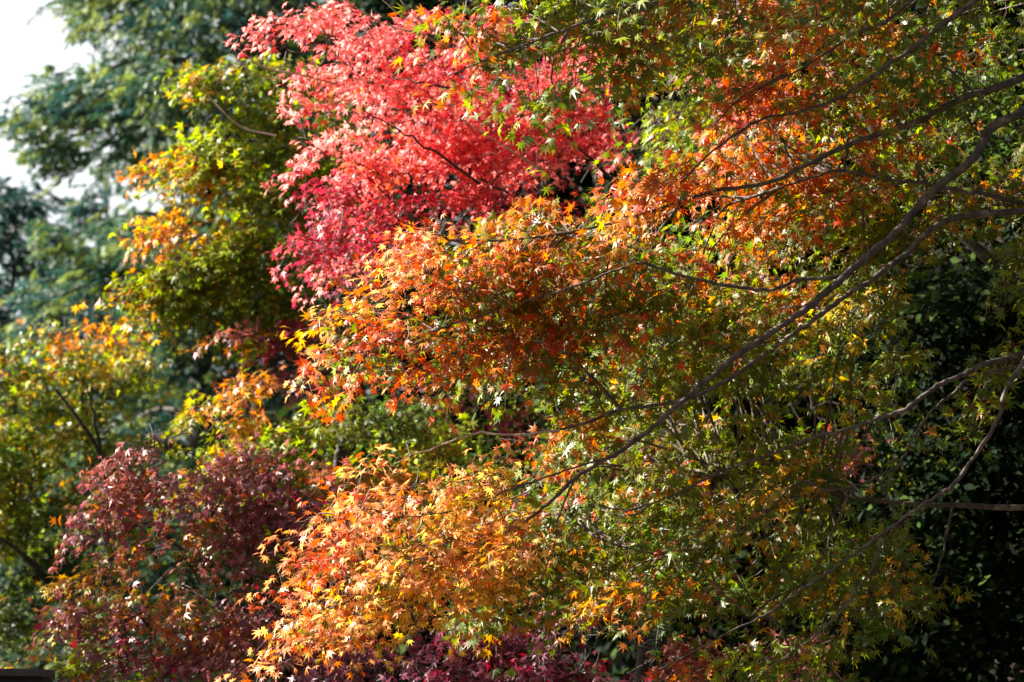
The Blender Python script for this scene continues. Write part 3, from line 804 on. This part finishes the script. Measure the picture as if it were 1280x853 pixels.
# clumps of leaves: px, py, rx, ry, palette, depth offset, density
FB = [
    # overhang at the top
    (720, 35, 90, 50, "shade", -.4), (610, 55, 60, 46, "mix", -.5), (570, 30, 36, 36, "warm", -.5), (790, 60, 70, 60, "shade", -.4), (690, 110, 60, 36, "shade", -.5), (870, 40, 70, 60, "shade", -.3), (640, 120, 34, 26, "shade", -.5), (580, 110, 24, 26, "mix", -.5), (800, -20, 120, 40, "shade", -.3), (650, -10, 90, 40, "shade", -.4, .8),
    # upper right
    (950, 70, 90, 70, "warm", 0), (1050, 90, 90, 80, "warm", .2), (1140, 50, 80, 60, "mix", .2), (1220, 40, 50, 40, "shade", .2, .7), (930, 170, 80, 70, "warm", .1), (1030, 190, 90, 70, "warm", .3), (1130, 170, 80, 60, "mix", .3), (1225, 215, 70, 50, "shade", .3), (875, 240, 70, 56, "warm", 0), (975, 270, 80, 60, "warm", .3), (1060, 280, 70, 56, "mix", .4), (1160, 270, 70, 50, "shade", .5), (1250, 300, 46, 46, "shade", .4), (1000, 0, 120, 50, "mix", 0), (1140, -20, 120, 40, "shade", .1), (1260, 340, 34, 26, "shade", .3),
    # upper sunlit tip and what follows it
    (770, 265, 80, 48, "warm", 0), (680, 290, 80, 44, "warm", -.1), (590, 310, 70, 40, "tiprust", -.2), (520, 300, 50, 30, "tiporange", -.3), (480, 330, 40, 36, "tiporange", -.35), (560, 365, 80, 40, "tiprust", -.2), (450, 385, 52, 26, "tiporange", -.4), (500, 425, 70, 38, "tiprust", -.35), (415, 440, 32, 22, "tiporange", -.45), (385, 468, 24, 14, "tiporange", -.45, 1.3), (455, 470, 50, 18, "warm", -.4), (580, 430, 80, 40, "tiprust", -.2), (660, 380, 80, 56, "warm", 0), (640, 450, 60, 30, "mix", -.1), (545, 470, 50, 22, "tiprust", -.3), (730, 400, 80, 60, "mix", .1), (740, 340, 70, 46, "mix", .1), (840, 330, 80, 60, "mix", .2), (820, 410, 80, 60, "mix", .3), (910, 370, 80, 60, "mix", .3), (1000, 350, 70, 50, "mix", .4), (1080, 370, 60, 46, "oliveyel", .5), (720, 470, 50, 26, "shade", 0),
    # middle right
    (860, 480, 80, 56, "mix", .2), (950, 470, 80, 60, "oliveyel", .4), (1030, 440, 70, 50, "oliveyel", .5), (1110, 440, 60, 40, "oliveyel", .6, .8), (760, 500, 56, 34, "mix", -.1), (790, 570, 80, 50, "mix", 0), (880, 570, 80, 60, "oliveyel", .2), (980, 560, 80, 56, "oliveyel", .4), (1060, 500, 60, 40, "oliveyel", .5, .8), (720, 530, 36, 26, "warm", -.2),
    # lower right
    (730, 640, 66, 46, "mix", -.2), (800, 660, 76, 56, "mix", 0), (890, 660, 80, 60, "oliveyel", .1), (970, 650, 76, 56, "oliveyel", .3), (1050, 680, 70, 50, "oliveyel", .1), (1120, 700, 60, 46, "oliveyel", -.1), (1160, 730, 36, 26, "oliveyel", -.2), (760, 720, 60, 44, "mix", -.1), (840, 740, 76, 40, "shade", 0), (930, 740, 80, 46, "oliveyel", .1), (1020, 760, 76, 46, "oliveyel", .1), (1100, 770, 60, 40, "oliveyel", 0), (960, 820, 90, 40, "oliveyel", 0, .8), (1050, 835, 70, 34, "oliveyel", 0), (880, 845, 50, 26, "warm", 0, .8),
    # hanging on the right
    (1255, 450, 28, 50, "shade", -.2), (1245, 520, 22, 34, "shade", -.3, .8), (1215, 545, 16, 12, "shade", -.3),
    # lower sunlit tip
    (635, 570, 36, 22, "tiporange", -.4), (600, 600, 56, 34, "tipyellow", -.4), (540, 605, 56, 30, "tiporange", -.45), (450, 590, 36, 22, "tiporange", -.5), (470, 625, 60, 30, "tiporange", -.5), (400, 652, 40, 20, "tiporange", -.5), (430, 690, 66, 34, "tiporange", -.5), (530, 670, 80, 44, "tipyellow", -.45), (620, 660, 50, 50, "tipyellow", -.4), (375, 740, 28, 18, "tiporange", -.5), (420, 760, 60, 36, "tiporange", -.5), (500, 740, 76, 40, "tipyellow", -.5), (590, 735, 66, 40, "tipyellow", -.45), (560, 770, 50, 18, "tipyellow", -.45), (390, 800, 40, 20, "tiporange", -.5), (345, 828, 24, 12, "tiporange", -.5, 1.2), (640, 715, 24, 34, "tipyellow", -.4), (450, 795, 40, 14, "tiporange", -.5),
    # the crown's thickness behind its face, added to block the sun
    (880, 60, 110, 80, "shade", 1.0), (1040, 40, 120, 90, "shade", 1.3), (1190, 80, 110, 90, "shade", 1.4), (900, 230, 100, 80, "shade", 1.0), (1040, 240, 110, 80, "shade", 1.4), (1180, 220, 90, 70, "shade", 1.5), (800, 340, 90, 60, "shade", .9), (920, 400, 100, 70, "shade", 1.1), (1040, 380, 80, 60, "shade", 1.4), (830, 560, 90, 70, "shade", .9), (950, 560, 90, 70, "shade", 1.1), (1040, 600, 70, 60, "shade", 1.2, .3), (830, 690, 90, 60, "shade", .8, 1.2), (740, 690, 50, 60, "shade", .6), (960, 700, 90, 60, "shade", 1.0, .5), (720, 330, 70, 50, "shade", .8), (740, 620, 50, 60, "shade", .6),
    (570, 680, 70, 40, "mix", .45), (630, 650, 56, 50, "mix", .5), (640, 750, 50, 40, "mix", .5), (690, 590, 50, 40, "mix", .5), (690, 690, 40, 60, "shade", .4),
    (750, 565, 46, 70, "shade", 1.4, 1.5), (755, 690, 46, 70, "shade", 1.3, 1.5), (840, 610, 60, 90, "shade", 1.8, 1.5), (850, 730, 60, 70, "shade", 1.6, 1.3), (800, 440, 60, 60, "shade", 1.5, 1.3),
    # the crown above and beside the frame, unseen, spread to shade the leaves
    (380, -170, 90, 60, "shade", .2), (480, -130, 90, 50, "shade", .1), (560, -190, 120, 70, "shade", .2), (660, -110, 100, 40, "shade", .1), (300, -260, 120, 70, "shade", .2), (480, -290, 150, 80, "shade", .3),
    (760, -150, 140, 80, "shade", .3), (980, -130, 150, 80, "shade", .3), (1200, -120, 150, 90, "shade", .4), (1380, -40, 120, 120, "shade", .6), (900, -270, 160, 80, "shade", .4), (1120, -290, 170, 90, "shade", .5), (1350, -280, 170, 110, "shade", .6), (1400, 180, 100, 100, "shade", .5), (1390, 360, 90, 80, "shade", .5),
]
seed('limbs')
paths = {}
bmesh_of, lmesh_of = {}, {}
for key, pts, r0, r1 in LIMBS:
    mb = MB()
    paths[key] = (limb(mb, [P(x, y, DF + dz) for x, y, dz in pts], r0 * 0.7, r1 * 0.9, 10, 7, knot=0.10, wob=0.0028), r0, r1)
    bmesh_of[key], lmesh_of[key] = mb, MB()
allp = np.concatenate([p for p, _, _ in paths.values()])
own = np.concatenate([np.full(len(p), i) for i, (p, _, _) in enumerate(paths.values())])
keys = list(paths)
anchors, offs, pals, cols = [], [], [], []
for b in FB:
    seed('clump %d %d' % b[:2])
    px, py, rx, ry, pal = b[:5]
    dz = b[5]
    q = b[6] if len(b) > 6 else 1.0
    if px < 725 and py > 240:                     # the sunlit tips end in fans that reach past their clumps
        rx, ry = max(12, rx - 12), max(8, ry - 9)
        q *= 3.0
    elif px > 780 and py > 500:
        q *= 0.8
    elif px < 900 and -30 < py < 130:
        rx, ry = max(12, rx - 14), max(10, ry - 16)
        q *= 2.0
    n = max(3, int(1.2 * q * np.pi * rx * ry / 620.0))
    k = HALF * DF / 640
    rd = 0.32 if px < 700 else 0.5
    # most of a clump hangs behind its limbs
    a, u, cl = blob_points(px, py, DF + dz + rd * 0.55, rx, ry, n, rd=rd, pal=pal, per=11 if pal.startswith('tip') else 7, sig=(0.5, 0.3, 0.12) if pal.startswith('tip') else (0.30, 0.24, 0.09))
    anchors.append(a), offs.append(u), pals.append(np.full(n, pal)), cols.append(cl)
anchors, offs, pals, cols = (np.concatenate(x) for x in (anchors, offs, pals, cols))
dist = ((anchors[:, None] - allp[None]) ** 2).sum(-1)
near = dist.argmin(1)
who = own[near]
for i, key in enumerate(keys):
    seed('limb ' + key)
    mine = np.where(who == i)[0]
    if not len(mine):
        continue
    # side branches carry the fans of leaves
    nb = max(2, len(mine) // 14)
    pick = rng.choice(mine, nb, replace=False)
    for j in pick:
        s, e = allp[near[j]], anchors[j]
        # start further up the limb than the nearest point
        path = paths[key][0]
        kk = max(0, np.where((path == s).all(1))[0][0] - rng.integers(1, 6))
        s = path[kk]
        L = np.linalg.norm(e - s)
        if L < 0.06:
            continue
        mid = (s + e) / 2 + rng.normal(0, 0.07 * L, 3) + np.array([0, 0, 0.06 * L])
        limb(bmesh_of[key], [s, mid, e, e + (e - mid) * 0.3], min(0.0075, 0.003 + 0.007 * L), 0.0016, 5, 5, wob=0.005)
    for pal in np.unique(pals[mine]):
        m = mine[pals[mine] == pal]
        u = offs[m]
        out = RIGHT * u[:, :1] * 0.8 + UPV * u[:, 1:2] * 0.3 + FWD * u[:, 2:] * 0.4
        dr = out * 0.6 + np.array([-0.45, -0.45, -0.25]) + rng.normal(0, 0.35, (len(m), 3))
        tipk = pal.startswith("tip")
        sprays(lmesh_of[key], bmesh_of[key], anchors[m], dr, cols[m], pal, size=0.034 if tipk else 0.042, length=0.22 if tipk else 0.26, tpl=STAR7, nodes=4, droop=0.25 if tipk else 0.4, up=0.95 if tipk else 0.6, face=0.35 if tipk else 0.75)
    bo = bmesh_of[key].build("branch", front, M_BARK, smooth=True)
    lmesh_of[key].build("foliage", bo, M_LEAF, True)
    if False:
        pass
# the bare twig in the gap between the two sunlit tips
bt = MB()
limb(bt, [P(x, y, DF - .35) for x, y in ((700, 538), (692, 539), (647, 544), (594, 542), (561, 554), (516, 567), (510, 558))], 0.0065, 0.0028, 6, 6, wob=0.003)
limb(bt, [P(x, y, DF - .35) for x, y in ((516, 567), (505, 574), (493, 580))], 0.0028, 0.0014, 5, 4)
limb(bt, [P(x, y, DF - .35) for x, y in ((510, 558), (508, 553), (512, 550))], 0.0035, 0.0015, 5, 4)
limb(bt, [P(x, y, DF - .35) for x, y in ((660, 543), (640, 555), (628, 562))], 0.003, 0.0014, 5, 4)
o = bt.build("bare_twig", front, M_PALE, smooth=True)
o["label"] = "thin pale leafless twig catching the sun"


# ------------------------------------------------------------------ low dark wall in the bottom corner
def wall():
    a = P(47, 836, 12.6)
    d0, d1 = a[1], a[1] + 0.35
    x0, x1, z1 = a[0] - 3.0, a[0], a[2]
    t = thing("garden_wall", "low dark weathered wall with a pale top edge in the corner", "wall", (x1 - 1.5, d0, 0))
    def box(x0, x1, y0, y1, z0, z1):
        v = np.array([(x, y, z) for z in (z0, z1) for x, y in ((x0, y0), (x1, y0), (x1, y1), (x0, y1))], float)
        f = np.array([[0, 3, 2, 1], [4, 5, 6, 7], [0, 1, 5, 4], [1, 2, 6, 5], [2, 3, 7, 6], [3, 0, 4, 7]])
        return v, f
    m1 = bark_material("dark_wall", (0.010, 0.010, 0.009), (0.035, 0.03, 0.028), 6)
    m2 = bark_material("wall_cap", (0.04, 0.04, 0.045), (0.10, 0.10, 0.11), 10)  # cap drawn paler than the wall body
    v, f = box(x0, x1, d0, d1, -0.1, z1 - 0.035)
    obj("wall_body", t, v, [f], m1)
    v, f = box(x0 - .02, x1 + .02, d0 - .02, d1 + .02, z1 - 0.033, z1)
    obj("cap", t, v, [f], m2)


wall()


# ------------------------------------------------------------------ sunlit air
def haze():
    v = np.array([(x, y, z) for z in (-1.5, 30.0) for x, y in ((-45, -6), (45, -6), (45, 70), (-45, 70))], float)
    f = np.array([[0, 3, 2, 1], [4, 5, 6, 7], [0, 1, 5, 4], [1, 2, 6, 5], [2, 3, 7, 6], [3, 0, 4, 7]])
    m = bpy.data.materials.new("haze")
    m.use_nodes = True
    n = m.node_tree
    n.nodes.remove(n.nodes["Principled BSDF"])
    pv = n.nodes.new("ShaderNodeVolumePrincipled")
    pv.inputs["Color"].default_value = (0.86, 0.92, 1.0, 1)
    pv.inputs["Density"].default_value = HAZE
    pv.inputs["Anisotropy"].default_value = 0.3
    n.links.new(pv.outputs[0], n.nodes["Material Output"].inputs["Volume"])
    o = obj("haze", None, v, [f], m)
    o["kind"] = "stuff"
    m.cycles.homogeneous_volume = True if hasattr(m.cycles, "homogeneous_volume") else None


HAZE = 0.0
if HAZE > 0:
    haze()
